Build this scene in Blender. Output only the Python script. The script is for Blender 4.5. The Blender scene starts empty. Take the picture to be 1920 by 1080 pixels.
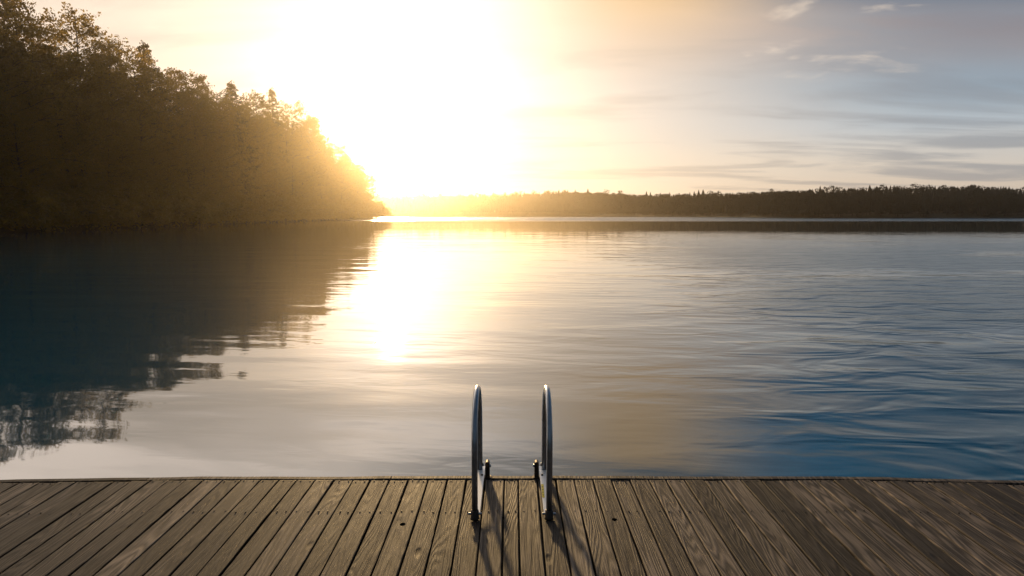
import bpy, bmesh, math, random
import numpy as np
from mathutils import Vector, Matrix
R = math.radians
sc = bpy.context.scene
col = sc.collection

# ------------------------------------------------------------------ camera
EYE = 1.70            # eye above the deck boards (deck top is z = 0)
WATER = -0.38
F = 1200.0            # focal length in photo pixels (1920 wide)
PITCH = math.atan(140.0 / F)
cam = bpy.data.cameras.new("camera")
cam.sensor_width = 36.0
cam.lens = 36.0 * F / 1920.0
cam.clip_start = 0.05
cam.clip_end = 6000
camo = bpy.data.objects.new("camera", cam)
camo.location = (0, 0, EYE)
camo.rotation_euler = (math.pi / 2 - PITCH, 0, 0)
col.objects.link(camo)
sc.camera = camo

# ------------------------------------------------------------------ sun direction
SUN_EL, SUN_AZ = R(8.6), R(-10.8)      # azimuth measured from +Y towards +X
SUN = Vector((math.sin(SUN_AZ) * math.cos(SUN_EL), math.cos(SUN_AZ) * math.cos(SUN_EL), math.sin(SUN_EL)))


# ------------------------------------------------------------------ node expressions
class X:
    """a shader socket (or constant) with arithmetic"""
    def __init__(s, t, k):
        s.t, s.k = t, k
    def m(s, op, *a, clamp=False):
        n = s.t.nodes.new("ShaderNodeMath"); n.operation = op; n.use_clamp = clamp
        for i, v in enumerate((s,) + a):
            v = v.k if isinstance(v, X) else v
            if isinstance(v, (int, float)): n.inputs[i].default_value = v
            else: s.t.links.new(v, n.inputs[i])
        return X(s.t, n.outputs[0])
    def __add__(s, o): return s.m("ADD", o)
    __radd__ = __add__
    def __sub__(s, o): return s.m("SUBTRACT", o)
    def __rsub__(s, o): return X(s.t, float(o)).m("SUBTRACT", s)
    def __mul__(s, o): return s.m("MULTIPLY", o)
    __rmul__ = __mul__
    def __truediv__(s, o): return s.m("DIVIDE", o)
    def __pow__(s, o): return s.m("POWER", o)
    def exp(s): return s.m("EXPONENT")
    def sin(s): return s.m("SINE")
    def abs(s): return s.m("ABSOLUTE")
    def max(s, o): return s.m("MAXIMUM", o)
    def min(s, o): return s.m("MINIMUM", o)
    def step(s, a, b, smooth=True):
        n = s.t.nodes.new("ShaderNodeMapRange")
        n.interpolation_type = "SMOOTHSTEP" if smooth else "LINEAR"
        s.t.links.new(s.k, n.inputs["Value"])
        n.inputs["From Min"].default_value = a; n.inputs["From Max"].default_value = b
        return X(s.t, n.outputs["Result"])
    def ramp(s, stops, a=0.0, b=1.0):
        n = s.t.nodes.new("ShaderNodeValToRGB")
        v = (s - a) / (b - a)
        s.t.links.new(v.k, n.inputs[0])
        el = n.color_ramp.elements
        while len(el) > 1: el.remove(el[-1])
        for i, (p, c) in enumerate(stops):
            e = el[0] if i == 0 else el.new((p - a) / (b - a))
            e.position = (p - a) / (b - a); e.color = (*c, 1)
        return X(s.t, n.outputs[0])


def vec(t, x, y, z=0.0):
    n = t.nodes.new("ShaderNodeCombineXYZ")
    for i, v in enumerate((x, y, z)):
        v = v.k if isinstance(v, X) else v
        if isinstance(v, (int, float)): n.inputs[i].default_value = v
        else: t.links.new(v, n.inputs[i])
    return X(t, n.outputs[0])


def sep(t, v):
    n = t.nodes.new("ShaderNodeSeparateXYZ"); t.links.new(v.k, n.inputs[0])
    return [X(t, n.outputs[i]) for i in range(3)]


def noise(t, v, scale=1.0, detail=3.0, rough=0.5, dist=0.0, color=False):
    n = t.nodes.new("ShaderNodeTexNoise"); n.noise_dimensions = "3D"
    t.links.new(v.k, n.inputs["Vector"])
    n.inputs["Scale"].default_value = scale; n.inputs["Detail"].default_value = detail
    n.inputs["Roughness"].default_value = rough; n.inputs["Distortion"].default_value = dist
    return X(t, n.outputs["Color" if color else "Fac"])


def mix(t, f, a, b, blend="MIX"):
    n = t.nodes.new("ShaderNodeMix"); n.data_type = "RGBA"; n.blend_type = blend; n.clamp_factor = True
    for s, v in ((n.inputs[0], f), (n.inputs[6], a), (n.inputs[7], b)):
        v = v.k if isinstance(v, X) else v
        if isinstance(v, (int, float)): s.default_value = v
        elif isinstance(v, tuple): s.default_value = (*v, 1)
        else: t.links.new(v, s)
    return X(t, n.outputs[2])


def vscale(t, v, f):
    n = t.nodes.new("ShaderNodeVectorMath"); n.operation = "SCALE"
    if isinstance(v, tuple): n.inputs[0].default_value = v
    else: t.links.new(v.k, n.inputs[0])
    if isinstance(f, X): t.links.new(f.k, n.inputs["Scale"])
    else: n.inputs["Scale"].default_value = f
    return X(t, n.outputs[0])


def vop(t, op, a, b):
    n = t.nodes.new("ShaderNodeVectorMath"); n.operation = op
    for i, v in enumerate((a, b)):
        if isinstance(v, tuple): n.inputs[i].default_value = v
        else: t.links.new(v.k, n.inputs[i])
    return X(t, n.outputs["Value" if op == "DOT_PRODUCT" else 0])


# ------------------------------------------------------------------ sky
world = bpy.data.worlds.new("World")
sc.world = world
world.use_nodes = True
t = world.node_tree
t.nodes.clear()
out = t.nodes.new("ShaderNodeOutputWorld")
bg = t.nodes.new("ShaderNodeBackground")
bg.inputs["Strength"].default_value = 0.1
t.links.new(bg.outputs[0], out.inputs[0])
sky = t.nodes.new("ShaderNodeTexSky")
sky.sky_type = "NISHITA"
sky.sun_disc = False
sky.sun_elevation = SUN_EL
sky.sun_rotation = SUN_AZ
sky.dust_density = 2.0
tc = t.nodes.new("ShaderNodeTexCoord")
d = vop(t, "NORMALIZE", X(t, tc.outputs["Generated"]), (0, 0, 0))
dx, dy, dz = sep(t, d)
DEG = 180 / math.pi
el = dz.m("ARCSINE") * DEG
az = dx.m("ARCTAN2", dy) * DEG
ang = vop(t, "DOT_PRODUCT", d, tuple(SUN)).min(0.999999).m("ARCCOSINE") * DEG
# thin cloud sheet seen in perspective
h = dz.max(0.0) + 0.10
p = vec(t, dx / h, dy / h * 1.15)
warp = noise(t, p, 0.8, 2)
pw = vec(t, dx / h + warp * 0.7, dy / h * 1.25 + warp * 0.5)
streak = noise(t, vec(t, dx / h * 0.50 + dy / h * 0.12 + warp * 0.5, dy / h * 1.25), 1.15, 6, 0.52, 0.4)
puff = noise(t, pw, 1.9, 7, 0.56, 0.2)
# elevation along the view; unseen bright and blue bands overhead, added for the water
le = (dz.max(0.0) / dy.max(0.05)).m('ARCTANGENT') * DEG + (warp - 0.5) * 2.0
right = le.ramp([(0, (.72, .58, .46)), (4.5, (.66, .60, .54)), (7.5, (.46, .52, .58)), (11, (.28, .37, .46)),
                 (14, (.29, .285, .32)), (17.2, (.24, .205, .225)), (18.9, (.04, .29, .58)), (21, (.022, .21, .44)), (25, (.010, .13, .28)), (34, (.008, .09, .21)), (60, (.02, .06, .12))], 0, 90)
left = le.ramp([(0, (.92, .80, .66)), (8, (.90, .75, .62)), (15, (.90, .72, .58)), (17.8, (.98, .79, .63)), (20.5, (2.3, 1.9, 1.6)),
                (30, (3.0, 2.5, 2.1)), (48, (1.2, 1.1, 1.0)), (65, (.40, .36, .32)), (90, (.10, .12, .15))], 0, 90)
side = (az + (le - 16.5).max(0.0).min(6.0) * 3.6).step(-2, 36)
c = mix(t, side, left, right)
# dark cloud streaks on the right, soft ones on the left
sk = streak.step(0.46, 0.62)
c = mix(t, sk * (side * 0.15 + 0.55), c, mix(t, side, vscale(t, (.62, .51, .42), le.step(17, 22) * 0.5 + 1.0), vscale(t, (.25, .28, .335), 1.0 - le.step(16.5, 19) * 0.6)))
# small lit puffs
pk = puff.step(0.56, 0.70) * el.step(7, 14)
c = mix(t, pk * (side * 0.55 + 0.15), c, mix(t, side, (1.3, 1.1, .88), (.80, .66, .54)))
# warm patch high above the sun's right
o1 = ((az - 11) / 9.0) ** 2 + ((el - 19.5) / 5.0) ** 2
c = mix(t, (o1 * -1.0).exp() * 0.95, c, (.90, .56, .24))
# behind the viewer
c = mix(t, dy.step(0.15, -0.35), c, (.05, .075, .11))
# aureole of the hazy sun
bank = noise(t, vec(t, dx / h * 0.5, dy / h * 1.3, 5.0), 1.0, 5, 0.55)
glow = (((ang / 5.5) ** 2 * -1.0).exp() * 0.95 + (ang / 6.5 * -1.0).exp() * 0.62
        + ((((az + 9.5) / 13.0) ** 2 + ((el - 15.0) / 9.0) ** 2) * -1.0).exp() * 0.34) * (bank * 1.5 + 0.25)
c = vop(t, "ADD", c, vscale(t, (1.0, .98, .96), glow))
c = vop(t, "ADD", vscale(t, c, 10.0 * 0.95), vscale(t, X(t, sky.outputs[0]), 0.10))
t.links.new(c.k, bg.inputs["Color"])

# ------------------------------------------------------------------ sun
sl = bpy.data.lights.new("sun", "SUN")
sl.energy = 5.0
sl.angle = R(2.2)
sl.color = (1.0, 0.66, 0.30)
so = bpy.data.objects.new("sun", sl)
so.rotation_euler = SUN.to_track_quat("Z", "Y").to_euler()
col.objects.link(so)

# ------------------------------------------------------------------ exposure / sampling
vs = sc.view_settings
vs.view_transform = "Standard"; vs.look = "None"; vs.exposure = 0.0; vs.gamma = 1.0
vs.use_curve_mapping = False
sc.cycles.use_denoising = True
sc.cycles.max_bounces = 6
sc.cycles.diffuse_bounces = 3
sc.cycles.glossy_bounces = 3
sc.cycles.transmission_bounces = 4
sc.cycles.volume_bounces = 0
sc.cycles.sample_clamp_indirect = 6.0


# ------------------------------------------------------------------ helpers
def link(name, verts, faces, mat=None, parent=None, smooth=False, mats=None, idx=None):
    me = bpy.data.meshes.new(name)
    me.from_pydata([tuple(v) for v in verts], [], [tuple(f) for f in faces])
    for m_ in (mats or ([mat] if mat else [])): me.materials.append(m_)
    if idx is not None: me.polygons.foreach_set("material_index", idx)
    if smooth: me.polygons.foreach_set("use_smooth", [True] * len(me.polygons))
    me.update()
    o = bpy.data.objects.new(name, me)
    col.objects.link(o)
    if parent: o.parent = parent
    return o


def tag(o, label=None, cat=None, group=None, kind=None):
    if label: o["label"] = label
    if cat: o["category"] = cat
    if group: o["group"] = group
    if kind: o["kind"] = kind
    return o


def empty(name, loc=(0, 0, 0)):
    o = bpy.data.objects.new(name, None)
    o.empty_display_size = 0.2
    o.location = loc
    col.objects.link(o)
    return o


def copy_tree(o, parent=None):
    c = o.copy()
    col.objects.link(c)
    c.parent = parent
    for ch in list(o.children): copy_tree(ch, c)
    return c


class MB:
    def __init__(s): s.v, s.f, s.i = [], [], []
    def add(s, vs_, fs_, mi=0):
        b = len(s.v); s.v += [tuple(v) for v in vs_]
        s.f += [tuple(b + k for k in f) for f in fs_]; s.i += [mi] * len(fs_)
    def tube(s, path, radii, n=8, flat=1.0, cap=True, mi=0, up=None):
        path = [Vector(p_) for p_ in path]
        if isinstance(radii, (int, float)): radii = [radii] * len(path)
        rings, prev = [], None
        for k, p_ in enumerate(path):
            a = path[max(0, k - 1)]; b = path[min(len(path) - 1, k + 1)]
            tg = (b - a).normalized()
            u = prev if prev is not None else (Vector(up) if up else (Vector((1, 0, 0)) if abs(tg.x) < .8 else Vector((0, 1, 0))))
            u = (u - tg * u.dot(tg)).normalized(); prev = u
            w = tg.cross(u)
            rings.append([p_ + radii[k] * (math.cos(2 * math.pi * q / n) * u * flat + math.sin(2 * math.pi * q / n) * w) for q in range(n)])
        vs_ = [v for r_ in rings for v in r_]
        fs_ = [(k * n + q, k * n + (q + 1) % n, (k + 1) * n + (q + 1) % n, (k + 1) * n + q) for k in range(len(rings) - 1) for q in range(n)]
        if cap: fs_ += [tuple(reversed(range(n))), tuple((len(rings) - 1) * n + q for q in range(n))]
        s.add(vs_, fs_, mi)
    def box(s, x0, x1, y0, y1, z0, z1, mi=0):
        vs_ = [(x, y, z) for z in (z0, z1) for y in (y0, y1) for x in (x0, x1)]
        s.add(vs_, [(0, 2, 3, 1), (4, 5, 7, 6), (0, 1, 5, 4), (2, 6, 7, 3), (0, 4, 6, 2), (1, 3, 7, 5)], mi)
    def build(s, name, mat=None, parent=None, smooth=False, mats=None, bevel=0):
        o = link(name, s.v, s.f, mat, parent, smooth, mats, s.i)
        if bevel:
            bm = bmesh.new(); bm.from_mesh(o.data)
            bmesh.ops.bevel(bm, geom=bm.edges[:], offset=bevel, segments=2, affect="EDGES", profile=0.6)
            bm.to_mesh(o.data); bm.free()
        return o


def material(name):
    m = bpy.data.materials.new(name); m.use_nodes = True
    n = m.node_tree; b = n.nodes["Principled BSDF"]
    return m, n, b


def bump(t, hgt, strength, dist, bsdf, normal_in="Normal"):
    n = t.nodes.new("ShaderNodeBump")
    n.inputs["Strength"].default_value = strength; n.inputs["Distance"].default_value = dist
    t.links.new(hgt.k, n.inputs["Height"]); t.links.new(n.outputs[0], bsdf.inputs[normal_in])
    return n


def objco(t, which="Object"):
    n = t.nodes.new("ShaderNodeTexCoord")
    return X(t, n.outputs[which])


# ------------------------------------------------------------------ materials
def make_water():
    m, t, b = material("lake_water")
    co = objco(t); x, y, z = sep(t, co)
    b.inputs["Base Color"].default_value = (.002, .050, .090, 1)
    b.inputs["IOR"].default_value = 1.85
    b.inputs["Roughness"].default_value = 0.03
    # calm lanes and ruffled lanes
    lane = noise(t, vec(t, x * 0.035, y * 0.09), 1.0, 3, 0.55)
    ruff = lane.step(0.38, 0.62)
    swell = noise(t, vec(t, x * 0.20, y * 0.55 + x * 0.06), 1.0, 2, 0.45)
    rip = noise(t, vec(t, x * 0.9, y * 2.6 + x * 0.3), 1.0, 3, 0.5, 0.4)
    fine = noise(t, vec(t, x * 3.5, y * 9.0), 1.0, 2, 0.5)
    # breeze on the right side of the bay
    wn = noise(t, vec(t, x * 0.10, y * 0.16, 3.0), 1.0, 3, 0.6)
    breeze = (x - y * 0.16 + wn * 7.0 - 3.5).step(-1.5, 6.0) * (1.0 - y.step(30, 85)) * (wn.step(0.30, 0.50) * 0.5 + 0.5)
    chop = noise(t, vec(t, x * 0.60 + y * 0.15, y * 1.35 - x * 0.16, 2.0), 1.0, 2.5, 0.5, 0.6)
    calm = 1.0 - y.step(32, 85) * 0.80
    hgt = (swell * 0.036 + rip * (ruff * 0.011 + 0.0010) + fine * (ruff * 0.0010)) * calm + chop * breeze * 0.105
    # wind band in front of the far shore
    band = y.step(165, 205) * (1.0 - y.step(330, 380))
    hgt = hgt + noise(t, vec(t, x * 0.5, y * 0.7), 1.0, 3, 0.6) * band * 2.0
    bump(t, hgt, 1.0, 1.0, b)
    rg = band * 0.22 + calm * 0.022 + 0.006 + ruff * calm * 0.02 + breeze * 0.20
    t.links.new(rg.k, b.inputs["Roughness"])
    return m


def make_wood(name="weathered_wood", dark=1.0):
    m, t, b = material(name)
    co = objco(t); x, y, z = sep(t, co)
    gi = t.nodes.new("ShaderNodeNewGeometry")
    r = X(t, gi.outputs["Random Per Island"])
    r2 = (r * 91.7).m("FRACT")
    ox = x + r * 53.0; oy = y + r2 * 31.0
    field = noise(t, vec(t, ox * 7.0, oy * 0.55, r * 20.0), 1.0, 2, 0.4, 0.25)
    ring = ((field * 150.0) + x * 60.0).sin() * 0.5 + 0.5
    grain = noise(t, vec(t, ox * 170.0, oy * 4.0), 1.0, 4, 0.6)
    blot = noise(t, vec(t, ox * 3.0, oy * 1.2), 1.0, 4, 0.6)
    worn = noise(t, vec(t, ox * 9.0, oy * 2.2, 4.0), 1.0, 5, 0.65)
    # knots
    vo = t.nodes.new("ShaderNodeTexVoronoi"); vo.feature = "F1"
    t.links.new(vec(t, ox * 7.5, oy * 2.6).k, vo.inputs["Vector"]); vo.inputs["Scale"].default_value = 1.0
    vd = X(t, vo.outputs["Distance"])
    vr = sep(t, X(t, vo.outputs["Color"]))[0]
    knot = (1.0 - vd.step(0.05, 0.16)) * vr.step(0.72, 0.74)
    tone = ring * 0.38 + grain * 0.85 + blot * 0.95 + r2 * 0.60 - 1.02
    c = tone.ramp([(0.0, (.010 * dark, .0080 * dark, .0065 * dark)), (0.45, (.050 * dark, .042 * dark, .036 * dark)),
                   (1.0, (.255 * dark, .208 * dark, .166 * dark))])
    c = mix(t, worn.step(0.56, 0.72) * 0.5, c, (.095 * dark, .086 * dark, .078 * dark))
    stain = noise(t, vec(t, ox * 5.0, oy * 0.9, 9.0), 1.0, 5, 0.7).step(0.50, 0.66)
    c = mix(t, stain * 0.62, c, (.020, .016, .013))
    c = mix(t, knot * 0.85, c, (.018, .012, .008))
    t.links.new(c.k, b.inputs["Base Color"])
    rg = grain * 0.25 + 0.46 + worn * 0.14
    t.links.new(rg.k, b.inputs["Roughness"])
    b.inputs["Specular IOR Level"].default_value = 0.17
    hgt = ring * 0.4 + grain * 1.3 + worn * 1.2 - knot * 1.5
    bump(t, hgt, 1.0, 0.0028, b)
    return m


def plain(name, colr, rough=0.6, metal=0.0, var=0.25, scale=40.0, bmp=0.0):
    m, t, b = material(name)
    co = objco(t)
    n = noise(t, co, scale, 4, 0.6)
    c = mix(t, n, tuple(v * (1 - var) for v in colr), tuple(v * (1 + var) for v in colr))
    t.links.new(c.k, b.inputs["Base Color"])
    rr = n * 0.2 + (rough - 0.1)
    t.links.new(rr.k, b.inputs["Roughness"])
    b.inputs["Metallic"].default_value = metal
    if bmp: bump(t, n, 0.5, bmp, b)
    return m


def make_leaf(name, colr, trans, tf=0.45):
    m, t, b = material(name)
    oi = t.nodes.new("ShaderNodeObjectInfo"); gi = t.nodes.new("ShaderNodeNewGeometry")
    r = X(t, gi.outputs["Random Per Island"]); ro = X(t, oi.outputs["Random"])
    f = r * 0.6 + ro * 0.5
    c = mix(t, f, tuple(v * 0.6 for v in colr), tuple(v * 1.35 for v in colr))
    t.links.new(c.k, b.inputs["Base Color"])
    b.inputs["Roughness"].default_value = 0.5
    b.inputs["Specular IOR Level"].default_value = 0.3
    tr = t.nodes.new("ShaderNodeBsdfTranslucent"); tr.inputs[0].default_value = (*trans, 1)
    mx = t.nodes.new("ShaderNodeMixShader"); mx.inputs[0].default_value = tf
    t.links.new(b.outputs[0], mx.inputs[1]); t.links.new(tr.outputs[0], mx.inputs[2])
    t.links.new(mx.outputs[0], t.nodes["Material Output"].inputs[0])
    return m


M_water = make_water()
M_wood = make_wood()
M_edge = make_wood("edge_wood", 1.0)
M_under = plain("dark_timber", (.03, .024, .018), 0.8)
M_screw = plain("rusty_screw", (.02, .016, .013), 0.6, 0.3)
M_steel = plain("brushed_metal", (.40, .42, .45), 0.34, 1.0, 0.35, 38.0, 0.0006)
M_alu = plain("pale_aluminium", (.80, .80, .79), 0.42, 0.55, 0.06, 120.0)
M_iron = plain("brown_bracket", (.06, .045, .035), 0.5, 0.6, 0.3, 60.0)
M_yellow = plain("yellow_sticker", (.75, .60, .02), 0.5, 0.0, 0.05)
M_black = plain("black_ink", (.02, .02, .02), 0.6)
M_bark = plain("bark", (.07, .06, .05), 0.9, 0, 0.4, 6.0, 0.02)
M_leaf = make_leaf("birch_leaf", (.030, .032, .013), (.55, .36, .06), .38)
M_leaf2 = make_leaf("alder_leaf", (.026, .032, .014), (.50, .34, .06), .38)
M_needle = make_leaf("conifer_needle", (.024, .030, .016), (.25, .18, .04), 0.3)
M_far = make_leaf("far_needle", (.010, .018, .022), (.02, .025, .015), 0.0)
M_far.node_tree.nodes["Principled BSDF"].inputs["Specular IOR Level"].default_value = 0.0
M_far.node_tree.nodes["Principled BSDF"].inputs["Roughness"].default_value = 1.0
M_soil = plain("forest_soil", (.040, .036, .022), 0.95, 0, 0.5, 0.6, 0.05)

# ------------------------------------------------------------------ water
wv, wf = [], []
WX, WY0, WY1 = 900, -80, 1180
wo = link("water", [(-WX, WY0, WATER), (WX, WY0, WATER), (WX, WY1, WATER), (-WX, WY1, WATER)], [(0, 1, 2, 3)], M_water)
tag(wo, "calm lake water mirroring the hazy sun, the wood and blue sky", "water", None, "structure")


# ------------------------------------------------------------------ banks and hills
def strip(name, line, prof, mat, inland, seed, label):
    """land swept along a shoreline polyline; prof = (metres inland, height above the water)"""
    rnd = random.Random(seed)
    vs_, fs_ = [], []
    n = len(prof)
    for (x, y) in line:
        j = rnd.uniform(-.6, .6)
        for k, (dd, hh) in enumerate(prof):
            s = 1 if k else 1
            vs_.append((x + inland[0] * dd + inland[1] * 0 + (j if k < 3 else 0), y + inland[1] * dd, WATER + hh * (1 + rnd.uniform(-.12, .12) * (k > 1))))
    for i in range(len(line) - 1):
        for k in range(n - 1):
            a = i * n + k
            fs_.append((a, a + 1, a + n + 1, a + n))
    return tag(link(name, vs_, fs_, mat, None, True), label, "land", None, "structure")


S = 1.45


def shore_x(y):
    """edge of the wooded left bank"""
    y = y / S
    return S * (-39.0 - 0.00012 * (y - 90) ** 2 + (0 if y < 120 else 0.02 * (y - 120)))


LEND = 186.0 * S
line = [(shore_x(y), y) for y in np.arange(-60, LEND - 6, 4.0)]
line += [(shore_x(LEND) - 1.5, LEND - 4), (shore_x(LEND) - 5, LEND - 1), (shore_x(LEND) - 22, LEND + 3)]
strip("bank", line, [(-2.0, -.8), (0, .1), (1.2, .45), (6, .9), (25, 2.2), (110, 3.5)], M_soil, (-1, 0), 3,
      "low dark wooded bank along the left of the lake")


def far_y(x):
    # right shore comes nearer, middle shore is farther away
    s = min(1, max(0, (x - 80) / 55.0)); s = s * s * (3 - 2 * s)
    return 900 * (1 - s) + 285 * s


def far_top(x):
    """height of the land behind the far shore"""
    return 4.5


line = [(x, far_y(x) + 3 * math.sin(x * .05)) for x in np.arange(-700, 560, 7.0)]
strip("hills", line, [(-3, -.8), (0, .15), (4, .8), (25, 3.0), (60, 5.0), (110, 5.5), (280, 5)], M_soil, (0, 1), 5,
      "low wooded rise along the far shore of the lake")
line = [(-86 - x, 420 + .35 * x) for x in np.arange(0, 170, 6.0)]
strip("headland", [(-77, 421), (-81, 419.5)] + line, [(-2, -.8), (0, .1), (3, .6), (14, 1.0), (40, 1.6)], M_soil, (0, 1), 9,
      "small hazy point of land beyond the wooded bank")


# ------------------------------------------------------------------ trees of the left bank
def leafy(name, H, crown, base, nlimb, nleaf, lsize, leafmat, seed, droop=0.25, profile=None, clump=0.55):
    """Empty > trunk (with limbs), crown (leaf sprays); crown radius follows profile(f), f 0 at crown base, 1 at tip"""
    rnd = random.Random(seed); rs = np.random.RandomState(seed)
    root = empty(name)
    mb = MB()
    bx, by = rnd.uniform(-.5, .5), rnd.uniform(-.5, .5)
    def axis(z):
        f = z / H
        return Vector((bx * f * f + .25 * math.sin(f * 5 + seed), by * f * f + .25 * math.cos(f * 4 + seed) - .25, z))
    zs = [H * k / 9 for k in range(10)]
    mb.tube([axis(z) for z in zs], [max(.02, .0115 * H * (1 - z / H) ** .9 + .015) for z in zs], 7)
    cen = []
    lobes = [(rnd.uniform(0, 6.28), rnd.uniform(.1, .95), rnd.uniform(.55, 1.45)) for _ in range(9)]
    for k in range(nlimb):
        f = (k + rnd.random()) / nlimb
        z0 = H * (base + (1 - base) * f * .97)
        a = k * 2.4 + rnd.uniform(-.5, .5)
        lob = 1.0
        for (la, lf, lw) in lobes:
            dd = abs((a - la + math.pi) % (2 * math.pi) - math.pi) / 1.1 + abs(f - lf) / .22
            if dd < 1: lob += (lw - 1) * (1 - dd) * 1.6
        L = crown * profile(f) * rnd.uniform(.55, 1.22) * lob
        rise = rnd.uniform(.25, .75)
        p0 = axis(z0)
        pts = [p0]
        nseg = 4
        for s in range(1, nseg + 1):
            q = s / nseg
            pts.append(p0 + Vector((math.cos(a) * L * q, math.sin(a) * L * q, L * (rise * q - droop * 1.6 * q * q * q))) +
                       Vector((rnd.gauss(0, .06), rnd.gauss(0, .06), rnd.gauss(0, .06))) * L * .5)
        mb.tube(pts, [max(.012, .004 * H * (1 - f * .7) * (1 - .85 * s / nseg) * min(1, L / 2)) for s in range(nseg + 1)], 4, cap=False)
        for tw in range(int(4 + 4 * min(1.5, L / 2.5))):
            q = rnd.uniform(.25, 1.0) * nseg
            s0 = min(nseg - 1, int(q)); q0 = pts[s0].lerp(pts[s0 + 1], q - s0)
            a2 = a + rnd.choice((-1, 1)) * rnd.uniform(.2, 1.3)
            l2 = L * rnd.uniform(.18, .42) + .25
            e = q0 + Vector((math.cos(a2) * l2, math.sin(a2) * l2, l2 * rnd.uniform(-.35 - droop, 1.0 - droop)))
            mb.tube([q0, e], [.012, .006], 3, cap=False)
            for u_ in (.3, .55, .8, 1.0):
                cen.append((q0.lerp(e, u_), clump * rnd.uniform(.75, 1.05) * (1.15 - .45 * u_)))
            cen.append((e + (e - q0) * .22, clump * .32))
    for k in range(6):
        cen.append((axis(H * (1 - .014 * k)), .22 + .05 * k))
    cen_p = np.array([c_[0] for c_ in cen]); cen_r = np.array([c_[1] for c_ in cen])
    pick = rs.randint(0, len(cen), nleaf)
    off = rs.normal(0, 1, (nleaf, 3)); off /= np.linalg.norm(off, axis=1, keepdims=True)
    off *= (rs.rand(nleaf, 1) ** .6) * cen_r[pick][:, None] * np.array([1.15, 1.15, .85])
    pos = cen_p[pick] + off
    pos[:, 2] -= droop * .5 * rs.rand(nleaf) * cen_r[pick]
    u = rs.normal(0, 1, (nleaf, 3)); u[:, 2] -= .5; u /= np.linalg.norm(u, axis=1, keepdims=True)
    w = np.cross(u, rs.normal(0, 1, (nleaf, 3))); w /= np.linalg.norm(w, axis=1, keepdims=True)
    sz = lsize * (.55 + .8 * rs.rand(nleaf, 1))
    nrm = np.cross(u, w) * sz * .18
    V = np.stack([pos - u * sz, pos + w * sz * .55 + nrm, pos + u * sz, pos - w * sz * .55 + nrm], 1).reshape(-1, 3)
    Fc = np.arange(nleaf * 4).reshape(-1, 4)
    mb.build("trunk", M_bark, root, True)
    link("crown", V, Fc.tolist(), leafmat, root)
    return root


round_p = lambda f: (math.sin(math.pi * min(1, .16 + .76 * f)) ** .7)
tall_p = lambda f: (1 - f * .97) ** .42 * min(1, .5 + 2.2 * f)
cone_p = lambda f: (1 - f) ** .8 + .04
bush_p = lambda f: (1 - f) ** .4

P = {
    "broad": leafy("leafy_tree", 18.0, 3.9, .12, 92, 15500, .112, M_leaf, 11, .12, round_p, .60),
    "broad2": leafy("leafy_tree", 18.0, 3.7, .10, 88, 15500, .112, M_leaf2, 23, .06, round_p, .58),
    "tall": leafy("leafy_tree", 18.0, 3.2, .08, 96, 15000, .108, M_leaf, 37, .12, tall_p, .54),
    "tall2": leafy("leafy_tree", 18.0, 3.4, .07, 92, 15000, .108, M_leaf2, 41, .15, tall_p, .56),
    "cone": leafy("conifer_tree", 18.0, 2.6, .08, 96, 15000, .09, M_needle, 53, .40, cone_p, .36),
    "bush": leafy("shrub", 3.2, 2.3, .04, 34, 2600, .15, M_leaf2, 67, .3, bush_p, .5),
}
PH = {k: (3.2 if k == "bush" else 18.0) for k in P}
used = set()


def plant(kind, x, y, z, height, wide, rot, label, cat, group):
    o = P[kind] if kind not in used else copy_tree(P[kind])
    used.add(kind)
    s = height / PH[kind]
    o.location = (x, y, z); o.rotation_euler = (0, 0, rot)
    o.scale = (s * wide, s * wide, s)
    for k in ("label", "category", "group"):
        if k in o: del o[k]
    return tag(o, label, cat, group)


rnd = random.Random(5)
WOOD = "trees in the wood along the left shore"


def col_pt(px, X_off=0.0):
    """point on the bank seen at photo column px, X_off metres inland of the water"""
    y = 60.0
    for _ in range(30):
        y = (shore_x(min(y, LEND)) - X_off) / ((px - 960) / F)
    return shore_x(min(y, LEND)) - X_off, y


# skyline trees: photo column, photo row of the tip, kind, width, label
skyline = [
    (18, 1, "broad", 1.05, "tall leafy tree filling the top left corner, cut by the picture edge"),
    (82, 13, "tall", .95, "tall narrow leafy tree second from the left edge, top against pale sky"),
    (165, 46, "broad2", 1.05, "broad round-topped leafy tree, the widest dome on the wood's skyline"),
    (228, 86, "tall2", 1.0, "leafy tree just right of the widest round dome, lower than it"),
    (297, 93, "cone", 1.25, "pointed tree standing up as the sharpest tall spike of the left wood"),
    (345, 140, "tall", 1.05, "leafy tree directly right of the sharpest tall spike"),
    (382, 146, "tall2", .95, "small leafy top midway between two pointed spikes of the wood"),
    (420, 180, "broad", .95, "low rounded leafy tree left of the middle pointed spike"),
    (451, 158, "cone", 1.2, "pointed spike tree in the middle of the wood's sloping skyline"),
    (487, 186, "broad2", .9, "bushy amber-lit tree right of the middle pointed spike"),
    (522, 170, "cone", 1.0, "thinnest pointed tree, a faint spike against the white glow"),
    (555, 202, "broad", .95, "amber-lit rounded tree beside the thinnest spike, at the glow's edge"),
    (590, 222, "tall", 1.0, "golden tree at the shoulder where the skyline starts falling steeply"),
    (615, 256, "tall2", 1.05, "golden hazy tree on the steep end of the wood, below the shoulder"),
    (640, 276, "broad2", 1.0, "hazy golden tree halfway down the steep end of the wood"),
    (659, 292, "tall", 1.0, "small hazy golden tree low on the steep end of the wood"),
    (679, 310, "tall2", 1.05, "very small glowing tree second last before the tip of the bank"),
    (695, 328, "broad", 1.0, "smallest last tree at the very tip of the wooded bank"),
]
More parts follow.
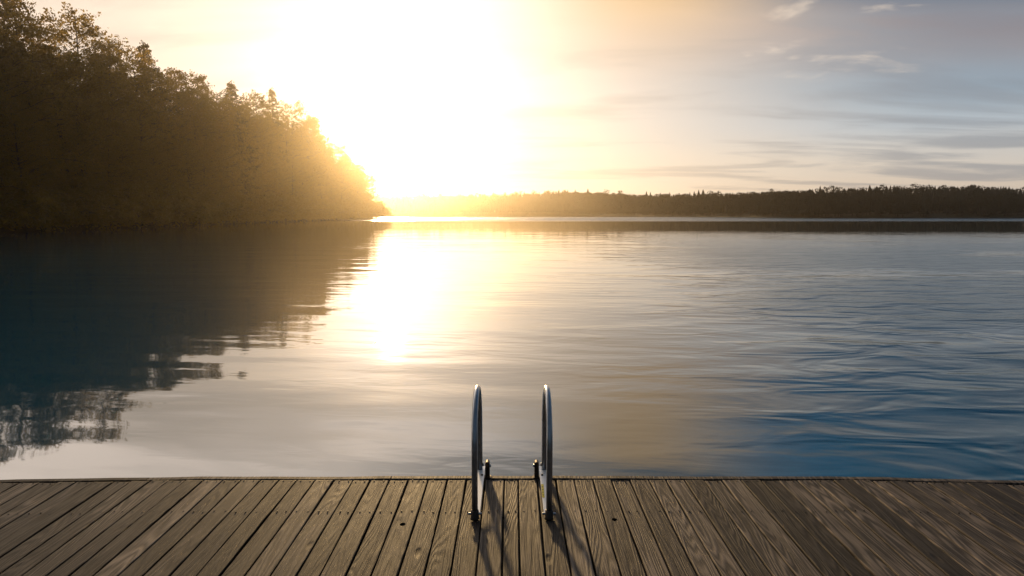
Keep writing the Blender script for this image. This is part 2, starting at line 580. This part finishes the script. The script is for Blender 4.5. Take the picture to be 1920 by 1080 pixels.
for i, (px, py, kind, wide, lab) in enumerate(skyline):
    x, y = col_pt(px, S * (3.0 + rnd.uniform(0, 1.5)))
    H = EYE + (400 - py) * y / F * 1.0 - (WATER + .7)
    plant(kind, x, y, WATER + .7, H, wide * (18.0 * S / H) ** .35, rnd.uniform(0, 6.28), lab, "tree", WOOD)


def sky_y(px):
    pts = [(a[0], a[1]) for a in skyline]
    if px <= pts[0][0]: return pts[0][1] - (pts[0][0] - px) * .25
    for (a, b), (c_, d_) in zip(pts, pts[1:]):
        if px <= c_: return b + (d_ - b) * (px - a) / (c_ - a)
    return 360


# the rest of the wood, below that skyline
lab = "dark leafy tree packed inside the left shore wood, below its skyline"
kinds = ["broad", "tall", "broad2", "tall2", "tall", "broad2", "tall2"]
for row, xo in enumerate((1.4, 3.4, 5.4, 8.5, 13.0, 19.0, 27.0, 37.0)):
    y = S * (34.0 + row * 1.3)
    while y < LEND - 2:
        x = shore_x(y) - S * (xo + rnd.uniform(-1.0, 1.0))
        px = 960 + F * x / y
        room = (400 - sky_y(px) - (14, 8, 12, 16, 16, 16, 20, 20)[row]) * y / F + EYE - (WATER + .7)
        H = min(room, 26 * S) * rnd.uniform(*((.42, .60), (.72, .98), (.62, .88), (.55, .75), (.5, .72), (.45, .62), (.5, .7), (.5, .7))[row])
        if H > 3.0 and px < 700 and not (row > 2 and y > S * (0, 0, 0, 120, 95, 88, 84, 80)[row]):
            k = kinds[rnd.randrange(7)]
            plant(k, x, y, WATER + (.5, .7, .9, 1.1, 1.4, 1.7, 2.1, 2.4)[row], H, rnd.uniform(.9, 1.15) * (18.0 * S / H) ** .3, rnd.uniform(0, 6.28), lab, "tree", WOOD)
        y += S * rnd.uniform(3.0, 4.4) * (1, 1.0, 1.1, 1.1, 1.2, 1.3, 1.3, 1.3)[row]
# shrubs leaning over the water's edge
for inl in (0.0, 3.2):
    y = 32.0 * S
    while y < LEND:
        x = shore_x(y) - S * (inl + rnd.uniform(-.2, .6))
        plant("bush", x, y, WATER + .15, S * rnd.uniform(2.4, 4.6), rnd.uniform(.9, 1.25), rnd.uniform(0, 6.28),
              "dark shrub at the water's edge under the left shore wood", "shrub", "shrubs along the left shore")
        y += S * rnd.uniform(2.0, 3.0)


# ------------------------------------------------------------------ far conifers
def spruce_geo(rs, H, Rr, layers=8, seg=7):
    vs_, fs_ = [], []
    def ad(v, f):
        b = len(vs_); vs_.extend(v); fs_.extend([tuple(b + q for q in k) for k in f])
    ad([(.12 * math.cos(a), .12 * math.sin(a), 0) for a in (0, 2.1, 4.2)] + [(0, 0, H * .9)], [(0, 1, 3), (1, 2, 3), (2, 0, 3)])
    for l in range(layers):
        f = l / layers
        z1 = H * (.10 + .90 * (f + 1.7 / layers)); z0 = H * (.10 + .88 * f)
        z1 = min(z1, H)
        rad = Rr * (1 - f) ** .85 * rs.uniform(.8, 1.15)
        ring = []
        for q in range(seg * 2):
            a = math.pi * q / seg + l
            rr = rad * (rs.uniform(.85, 1.15) if q % 2 == 0 else rs.uniform(.45, .62))
            ring.append((rr * math.cos(a), rr * math.sin(a), z0 - (.05 * H / layers if q % 2 == 0 else -.25 * H / layers)))
        n = len(ring)
        ad(ring + [(0, 0, z1)], [(q, (q + 1) % n, n) for q in range(n)])
    return np.array(vs_), fs_


rs = np.random.RandomState(8)
far_protos = [spruce_geo(rs, 10.0, rs.uniform(1.5, 2.2)) for _ in range(6)]
# a few lobed far deciduous / pine crowns
def pine_geo(rs, H):
    vs_, fs_ = [], []
    vs_ += [(.13 * math.cos(a), .13 * math.sin(a), 0) for a in (0, 2.1, 4.2)] + [(0, 0, H * .9)]
    fs_ += [(0, 1, 3), (1, 2, 3), (2, 0, 3)]
    for _ in range(220):
        f = rs.rand()
        a = rs.rand() * 6.28; rr = 2.0 * math.sqrt(rs.rand()) * math.sin(math.pi * (.15 + .8 * f)) ** .7
        c_ = np.array([rr * math.cos(a), rr * math.sin(a), H * (.35 + .65 * f)])
        b = len(vs_)
        for q in range(3):
            vs_.append(tuple(c_ + rs.normal(0, .24, 3)))
        fs_.append((b, b + 1, b + 2))
    return np.array(vs_), fs_
far_protos += [pine_geo(rs, 10.0) for _ in range(3)]


def mass(name, items, label, cat):
    V, Fc, b = [], [], 0
    for (k, x, y, z, H, w, a) in items:
        v, f = far_protos[k]
        s = H / 10.0
        ca, sa = math.cos(a), math.sin(a)
        vv = np.stack([(v[:, 0] * ca - v[:, 1] * sa) * s * w + x, (v[:, 0] * sa + v[:, 1] * ca) * s * w + y, v[:, 2] * s + z], 1)
        V.append(vv); Fc += [tuple(b + q for q in k2) for k2 in f]; b += len(vv)
    return tag(link(name, np.concatenate(V), Fc, M_far), label, cat, None, "stuff")


def land(dd):
    return WATER + float(np.interp(dd, [0, 4, 25, 60, 110, 280], [.15, .8, 3.0, 5.0, 5.5, 5]))


FARPROF = [(700, 366), (820, 366), (930, 364), (1010, 361), (1090, 358), (1160, 360), (1190, 363), (1260, 361), (1350, 359), (1450, 356), (1550, 351),
           (1640, 346), (1720, 347), (1810, 345), (1860, 347), (1920, 350), (2300, 352)]
fp = lambda px: float(np.interp(px, [a for a, _ in FARPROF], [b for _, b in FARPROF]))

rr = random.Random(77)
items = []
for _ in range(2000):                         # hazy wood in the middle of the far shore
    x = rr.uniform(-520, 132); dd = 3 + 95 * rr.random() ** 1.3
    y = far_y(x) + dd
    px = 960 + F * x / y
    z = land(dd)
    if y < 480: continue
    room = (400 - fp(px)) * y / F + EYE - z
    H = room * (rr.uniform(.74, .98) if rr.random() < .93 else rr.uniform(1.0, 1.12))
    items.append((rr.choice([0, 1, 2, 3, 4, 5, 6, 7, 8]), x, y, z, max(5, H), rr.uniform(.9, 1.4), rr.uniform(0, 6.28)))
mass("far_wood", items, "pale hazy wood on the far shore under the sun's glow", "wood")
items = []
for _ in range(2600):                         # slope of the right shore
    x = rr.uniform(78, 400) if rr.random() < .5 else rr.uniform(78, 140); dd = 2 + 55 * rr.random() ** 1.2
    y = far_y(x) + dd
    px = 960 + F * x / y
    z = land(dd)
    room = (400 - fp(px)) * y / F + EYE - z
    H = room * rr.uniform(.70, .93)
    items.append((rr.choice([0, 1, 2, 3, 4, 5, 6, 7, 8]), x, y, z, max(5, H), rr.uniform(.9, 1.4), rr.uniform(0, 6.28)))
mass("far_wood", items, "dark blue wooded slope of the right far shore below its spruce tips", "wood")

fmesh = []
for k, (v, f) in enumerate(far_protos):
    me = bpy.data.meshes.new("spruce_tree"); me.from_pydata(v.tolist(), [], f); me.materials.append(M_far); me.update()
    fmesh.append(me)
px = 1178.0
while px < 1990:                              # spruces whose tips make the right skyline
    y = 285 + 62 + rr.uniform(-14, 14)
    y = 347.0
    for _ in range(40): y += .25 * (far_y((px - 960) / F * y) + 62 - y)
    y += rr.uniform(-14, 14)
    x = (px - 960) / F * y
    z = land(y - far_y(x))
    top = fp(px) + 2.5 - 3.2 * math.sin(px * .021 + 1.3 * math.sin(px * .0137)) * math.sin(px * .0531 + 1) - rr.choice([0, 0, 0, 1, 1, 2, 4]) + rr.choice([0, 1, 2, 3])
    H = (400 - top) * y / F + EYE - z
    k = rr.choice([0, 1, 2, 3, 4, 5, 6, 7, 8])
    o = bpy.data.objects.new("spruce_tree", fmesh[k]); col.objects.link(o)
    o.location = (x, y, z); o.rotation_euler = (0, 0, rr.uniform(0, 6.28)); o.scale = (H / 10 * rr.uniform(.85, 1.5),) * 2 + (H / 10,)
    tag(o, "small dark spruce whose tip makes the right far shore's skyline", "tree", "spruces on the right far shore skyline")
    px += rr.uniform(4.5, 8.5)
for k in range(16):                           # the hazy point behind the bank
    q = k / 15
    x = -80 - q * 56; y = 424 + .35 * (q * 56) + rr.uniform(0, 4)
    H = min(12.5, 4.5 + 22 * q) * rr.uniform(.85, 1.1)
    o = bpy.data.objects.new("spruce_tree", fmesh[rr.choice([0, 1, 2, 6, 7])]); col.objects.link(o)
    o.location = (x, y, WATER + .6); o.rotation_euler = (0, 0, rr.uniform(0, 6.28)); o.scale = (H / 10 * 1.1,) * 2 + (H / 10,)
    tag(o, "pale hazy tree on the small point beyond the wooded bank", "tree", "trees on the hazy point")

# ------------------------------------------------------------------ jetty
jetty = tag(empty("jetty", (0, 3.0, 0)), "weathered brown plank jetty running along the bottom of the picture", "jetty")
JY = 3.0


def edge_y(x):
    """line of the plank ends: straight in the middle, drooping back a little at both sides"""
    e = 3.945
    if x < -1.9: e -= .035 * (-1.9 - x) ** 1.2
    if x > 2.1: e -= .055 * (x - 2.1) ** 1.25
    return e


rj = random.Random(21)
# photo columns of the gaps between planks where they meet the edge (row 899), middle part
gaps_px = [695, 731, 766, 803, 839, 875, 910, 946, 971.5, 1007, 1042, 1076, 1111, 1146, 1180, 1216]
zc = 3.945 * math.cos(PITCH) + EYE * math.sin(PITCH)
gx = [(g - 960) / F * zc for g in gaps_px]
while gx[0] > -6.5: gx.insert(0, gx[0] - rj.uniform(.108, .128))
while gx[-1] < 6.5: gx.append(gx[-1] + rj.uniform(.108, .128))
holes = {}                                   # plank index -> (x, y, rx, ry)
def deck_pt(px, py):
    a = math.atan((py - 540) / F) + PITCH
    y = EYE / math.tan(a)
    return (px - 960) / F * (y * math.cos(PITCH) + EYE * math.sin(PITCH)), y
HOLES = [(755, 983, .016, .019), (1152, 975, .015, .019)]
TH = .034
mb = MB(); holed = []
for i in range(len(gx) - 1):
    x0, x1 = gx[i] + .0042, gx[i + 1] - .0042
    xm = (x0 + x1) / 2
    ye = edge_y(xm) + rj.uniform(-.010, .003)
    dzz = rj.uniform(-.0022, .0022); tl = rj.uniform(-.006, .006)
    ys = [ye, ye - .012] + [ye - .012 - (ye + 1.2 - .012) * k / 26 for k in range(1, 27)]
    ph, ph2 = rj.uniform(0, 6.28), rj.uniform(0, 6.28)
    amp = .0016 if abs(xm) < 1.5 else .0030
    rings = []
    for k, y in enumerate(ys):
        wl = amp * math.sin(y * 3.1 + ph) + rj.uniform(-.0008, .0008); wr = amp * math.sin(y * 2.7 + ph2) + rj.uniform(-.0008, .0008)
        lift = .0015 * math.sin(y * 1.7 + ph2) + dzz
        b_ = .005
        e_ = .004 if k == 0 else 0
        a, c_ = x0 + wl, x1 + wr
        f = lambda x: lift + tl * (x - xm) + .0012 * ((x - xm) / (x1 - x0) * 2) ** 2 - e_
        rings.append([(a, y, f(a) - TH), (a, y, f(a) - b_), (a + b_ * .3, y, f(a) - b_ * .3), (a + b_, y, f(a)),
                      (a + (c_ - a) * .33, y, f(a + (c_ - a) * .33)), (a + (c_ - a) * .67, y, f(a + (c_ - a) * .67)),
                      (c_ - b_, y, f(c_)), (c_ - b_ * .3, y, f(c_) - b_ * .3), (c_, y, f(c_) - b_), (c_, y, f(c_) - TH)])
    n = 10
    vs_ = [(v[0], v[1] - JY, v[2]) for r_ in rings for v in r_]
    fs_ = [(k * n + q, k * n + (q + 1) % n, (k + 1) * n + (q + 1) % n, (k + 1) * n + q) for k in range(len(rings) - 1) for q in range(n)]
    fs_ += [tuple(reversed(range(n))), tuple((len(rings) - 1) * n + q for q in range(n))]
    hit = None
    for (hx, hy, rx, ry) in HOLES:
        X0, Y0 = deck_pt(hx, hy)
        if gx[i] < X0 < gx[i + 1]:
            hit = (min(max(X0, x0 + .025), x1 - .025), Y0, rx, ry)
    if hit:
        pl = link("plank", vs_, [tuple(reversed(f)) for f in fs_], M_wood)
        bm = bmesh.new(); bm.from_mesh(pl.data); bmesh.ops.recalc_face_normals(bm, faces=bm.faces[:]); bm.to_mesh(pl.data); bm.free()
        cu = MB(); cu.tube([(hit[0], hit[1] - JY, -.08), (hit[0], hit[1] - JY, .05)], 1.0, 20, mi=0)
        cv = [(hit[0] + (v[0] - hit[0]) * hit[2], hit[1] - JY + (v[1] - hit[1] + JY) * hit[3], v[2]) for v in cu.v]
        cut = link("cutter", cv, cu.f)
        bm = bmesh.new(); bm.from_mesh(cut.data); bmesh.ops.recalc_face_normals(bm, faces=bm.faces[:]); bm.to_mesh(cut.data); bm.free()
        md = pl.modifiers.new("hole", "BOOLEAN"); md.operation = "DIFFERENCE"; md.object = cut; md.solver = "EXACT"
        bpy.context.view_layer.update()
        ev = pl.evaluated_get(bpy.context.evaluated_depsgraph_get())
        me = bpy.data.meshes.new_from_object(ev)
        mb.add([tuple(v.co) for v in me.vertices], [tuple(p_.vertices) for p_ in me.polygons], 0)
        bpy.data.objects.remove(pl); bpy.data.objects.remove(cut); bpy.data.meshes.remove(me)
    else:
        mb.add(vs_, [tuple(reversed(f)) for f in fs_], 0)
    # screw heads: two rows across each plank
    for ry_, cnt in ((.022, 2), (.44, 2)):
        for q in range(cnt):
            sx = x0 + (x1 - x0) * ((.24, .76)[q] + rj.uniform(-.06, .06)); sy = ye - ry_ + rj.uniform(-.006, .006)
            n2 = 8; r0 = .0042
            mb.add([(sx + r0 * math.cos(6.283 * k / n2), sy - JY + r0 * math.sin(6.283 * k / n2), .0040) for k in range(n2)] +
                   [(sx + r0 * math.cos(6.283 * k / n2), sy - JY + r0 * math.sin(6.283 * k / n2), -.012) for k in range(n2)],
                   [tuple(range(n2))] + [(k, k + n2, (k + 1) % n2 + n2, (k + 1) % n2) for k in range(n2)], 1)
deck = mb.build("decking", None, jetty, False, [M_wood, M_screw])

# edge board across the plank ends (short lengths end to end)
mb = MB()
xs = [-6.6, -4.4, -2.35, -.78, .80, 2.2, 4.3, 6.6]
for a, b_ in zip(xs, xs[1:]):
    nn = 10
    rows = []
    for k in range(nn + 1):
        x = a + .002 + (b_ - a - .004) * k / nn
        e = edge_y(x) + .006 - JY
        zt = .004 + rj.uniform(-.0022, .0018) + (0.0 if abs(x) < .9 else -.004)
        rows.append([(x, e, -.15), (x, e, zt - .004), (x, e + .004, zt), (x, e + .041, zt), (x, e + .046, zt - .005), (x, e + .046, -.15)])
    n = 6
    mb.add([v for r_ in rows for v in r_], [(k * n + q, (k + 1) * n + q, (k + 1) * n + (q + 1) % n, k * n + (q + 1) % n) for k in range(nn) for q in range(n)] +
           [tuple(range(n)), tuple(reversed([nn * n + q for q in range(n)]))])
# wood grain must run along the board: built turned, so give it its own material space
M_edge_o = mb.build("edge_board", M_edge, jetty)
for px_ in (-5.2, -2.6, 0, 2.6, 5.2):
    m2 = MB(); m2.tube([(px_, .62, -3.2), (px_, .62, -.21)], .09, 12)
    m2.build("post", M_under, jetty, True)
m2 = MB(); m2.box(-6.5, 6.5, -4.0, .50, -.33, -.045); m2.build("gap_backing", M_under, jetty)  # unseen slab added under the planks to keep their gaps dark
m2 = MB(); m2.box(-6.5, 6.5, .52, .72, -.205, -.042); m2.build("beam", M_under, jetty)

# ------------------------------------------------------------------ ladder
ladder = tag(empty("swim_ladder", (0, 3.70, 0)), "metal swimming ladder with two tall hoop handrails bolted to the jetty edge", "ladder")
LY = 3.70
YF, YR, TOP = 3.405, 3.905, .695
for s in (-1, 1):
    X0 = s * .2075
    ya, yb = YF - LY, YR - LY
    rad = (yb - ya) / 2
    pts = [(X0, ya, .012), (X0, ya + .002, .18)]
    zc_ = TOP - .019 - rad * 1.15
    pts += [(X0, ya + .004, .30)]
    for k in range(25):
        a = math.pi - math.pi * k / 24
        pts.append((X0 - s * .004 * (1 - math.cos(a - math.pi)) / 2, (ya + yb) / 2 + rad * math.cos(a) * .985, zc_ + rad * 1.15 * math.sin(a)))
    pts += [(X0 - s * .004, yb - .004, .28), (X0 - s * .004, yb, .14), (X0 - s * .004, yb + .004, .085)]
    m2 = MB(); m2.tube(pts, .0185, 20, flat=.92, up=(1, 0, 0))
    rail = m2.build("handrail", M_steel, ladder, True)
    # foot socket
    m2 = MB(); m2.tube([(X0, ya, .0045), (X0, ya, .012), (X0, ya, .052), (X0, ya, .056)], [.027, .0235, .0225, .0195], 18)
    m2.build("foot_socket", M_iron, rail, True)
    m2 = MB(); m2.tube([(X0 - .038 * 1, ya, .034), (X0 - .034, ya, .034), (X0 + .034, ya, .034), (X0 + .038, ya, .034)], [.005, .0075, .0075, .005], 8)
    m2.build("bolt", M_steel, rail, True)
    # flat bar from the foot to the rear leg
    inn = -s
    m2 = MB()
    xa, xb = sorted((X0 - s * -.004, X0 + inn * .034))
    p0, p1 = (ya + .012, .030), (yb + .035, .092)
    tkn = .008
    vs_ = []
    for (yy, zz), wd in ((p0, .55), (p1, 1.0)):
        x_in = X0 + inn * (.018 + .018 * wd); x_out = X0 - inn * .006
        vs_ += [(x_out, yy, zz), (x_in, yy, zz), (x_in, yy, zz - tkn), (x_out, yy, zz - tkn)]
    m2.add(vs_, [(0, 1, 2, 3), (7, 6, 5, 4), (0, 4, 5, 1), (1, 5, 6, 2), (2, 6, 7, 3), (3, 7, 4, 0)])
    bar = m2.build("side_bar", M_alu, ladder)
    bm = bmesh.new(); bm.from_mesh(bar.data); bmesh.ops.recalc_face_normals(bm, faces=bm.faces[:])
    bmesh.ops.bevel(bm, geom=bm.edges[:], offset=.0015, segments=2, affect="EDGES"); bm.to_mesh(bar.data); bm.free()
    slope = (p1[1] - p0[1]) / (p1[0] - p0[0])
    zb = lambda yy: p0[1] + slope * (yy - p0[0])
    m2 = MB(); yy = yb - .075
    m2.tube([(X0 + inn * .020, yy, zb(yy) - .004), (X0 + inn * .020, yy, zb(yy) + .004), (X0 + inn * .020, yy, zb(yy) + .006)], [.0075, .0075, .004], 10)
    m2.build("bolt", M_iron, bar, True)
    if s == 1:
        m2 = MB()
        y0, y1 = yb - .33, yb - .185
        w0, w1 = X0 + inn * .031, X0 + inn * .0165
        m2.add([(w0, y0, zb(y0) + .0022), (w1, y0, zb(y0) + .0022), (w1, y1, zb(y1) + .0022), (w0, y1, zb(y1) + .0022)], [(0, 1, 2, 3)], 0)
        for q in range(4):
            q0 = y0 + .02 + q * .03; q1 = q0 + .008
            m2.add([(w0 + .003, q0, zb(q0) + .0028), (w1 - .003, q0, zb(q0) + .0028), (w1 - .003, q1, zb(q1) + .0028), (w0 + .003, q1, zb(q1) + .0028)], [(0, 1, 2, 3)], 1)
        st = m2.build("sticker", None, bar, False, [M_yellow, M_black]); st["label"] = "small yellow warning sticker"
    # hinge bracket on the edge board: rounded upright lug
    bx_ = X0 + inn * .049
    m2 = MB()
    prof = [(-.0145, .002), (.0145, .002), (.0145, .100)] + [(.0145 * math.cos(a), .100 + .0145 * math.sin(a)) for a in np.linspace(.3, math.pi - .3, 7)] + [(-.0145, .100)]
    yc = 3.972 - LY; n = len(prof)
    vs_ = [(bx_ + a, yc - .020, b_) for a, b_ in prof] + [(bx_ + a, yc + .020, b_) for a, b_ in prof]
    m2.add(vs_, [tuple(range(n)), tuple(reversed(range(n, 2 * n)))] + [(k, k + n, (k + 1) % n + n, (k + 1) % n) for k in range(n)])
    m2.box(bx_ - .022, bx_ + .022, yc - .024, yc + .022, .0052, .0105)
    br = m2.build("hinge_bracket", M_iron, ladder)
    bm = bmesh.new(); bm.from_mesh(br.data); bmesh.ops.recalc_face_normals(bm, faces=bm.faces[:]); bm.to_mesh(br.data); bm.free()
    m2 = MB(); m2.tube([(bx_ - s * -.012, yc, .082), (bx_ - s * .012, yc, .082), (bx_ - s * .020, yc, .082), (bx_ - s * .024, yc, .082)], [.006, .011, .010, .006], 10)
    m2.build("bolt", M_steel, br, True)
    # stringer down into the water
    m2 = MB(); m2.tube([(X0 - s * .004, yb + .06, .09), (X0 - s * .004, 4.07 - LY, .05), (X0 - s * .004, 4.10 - LY, -.05), (X0 - s * .004, 4.12 - LY, -1.35)], .0185, 14, up=(1, 0, 0))
    m2.build("stringer", M_steel, ladder, True)
for z in (-.32, -.60, -.88, -1.16):
    m2 = MB(); m2.box(-.187, .187, 4.085 - LY, 4.155 - LY, z - .012, z + .012)
    m2.build("tread", M_alu, ladder, False, None, .004)

# ------------------------------------------------------------------ haze
hz = MB(); hz.box(-930, 930, -90, 1250, WATER - 1.3, 42)
m = bpy.data.materials.new("haze"); m.use_nodes = True
nt = m.node_tree; nt.nodes.clear()
mo = nt.nodes.new("ShaderNodeOutputMaterial"); pv = nt.nodes.new("ShaderNodeVolumePrincipled")
pv.inputs["Color"].default_value = (1.0, .87, .68, 1)
pv.inputs["Density"].default_value = 0.00026
pv.inputs["Anisotropy"].default_value = 0.90
nt.links.new(pv.outputs[0], mo.inputs["Volume"])
tag(hz.build("haze", m), "golden morning haze over the lake", "haze", None, "stuff")
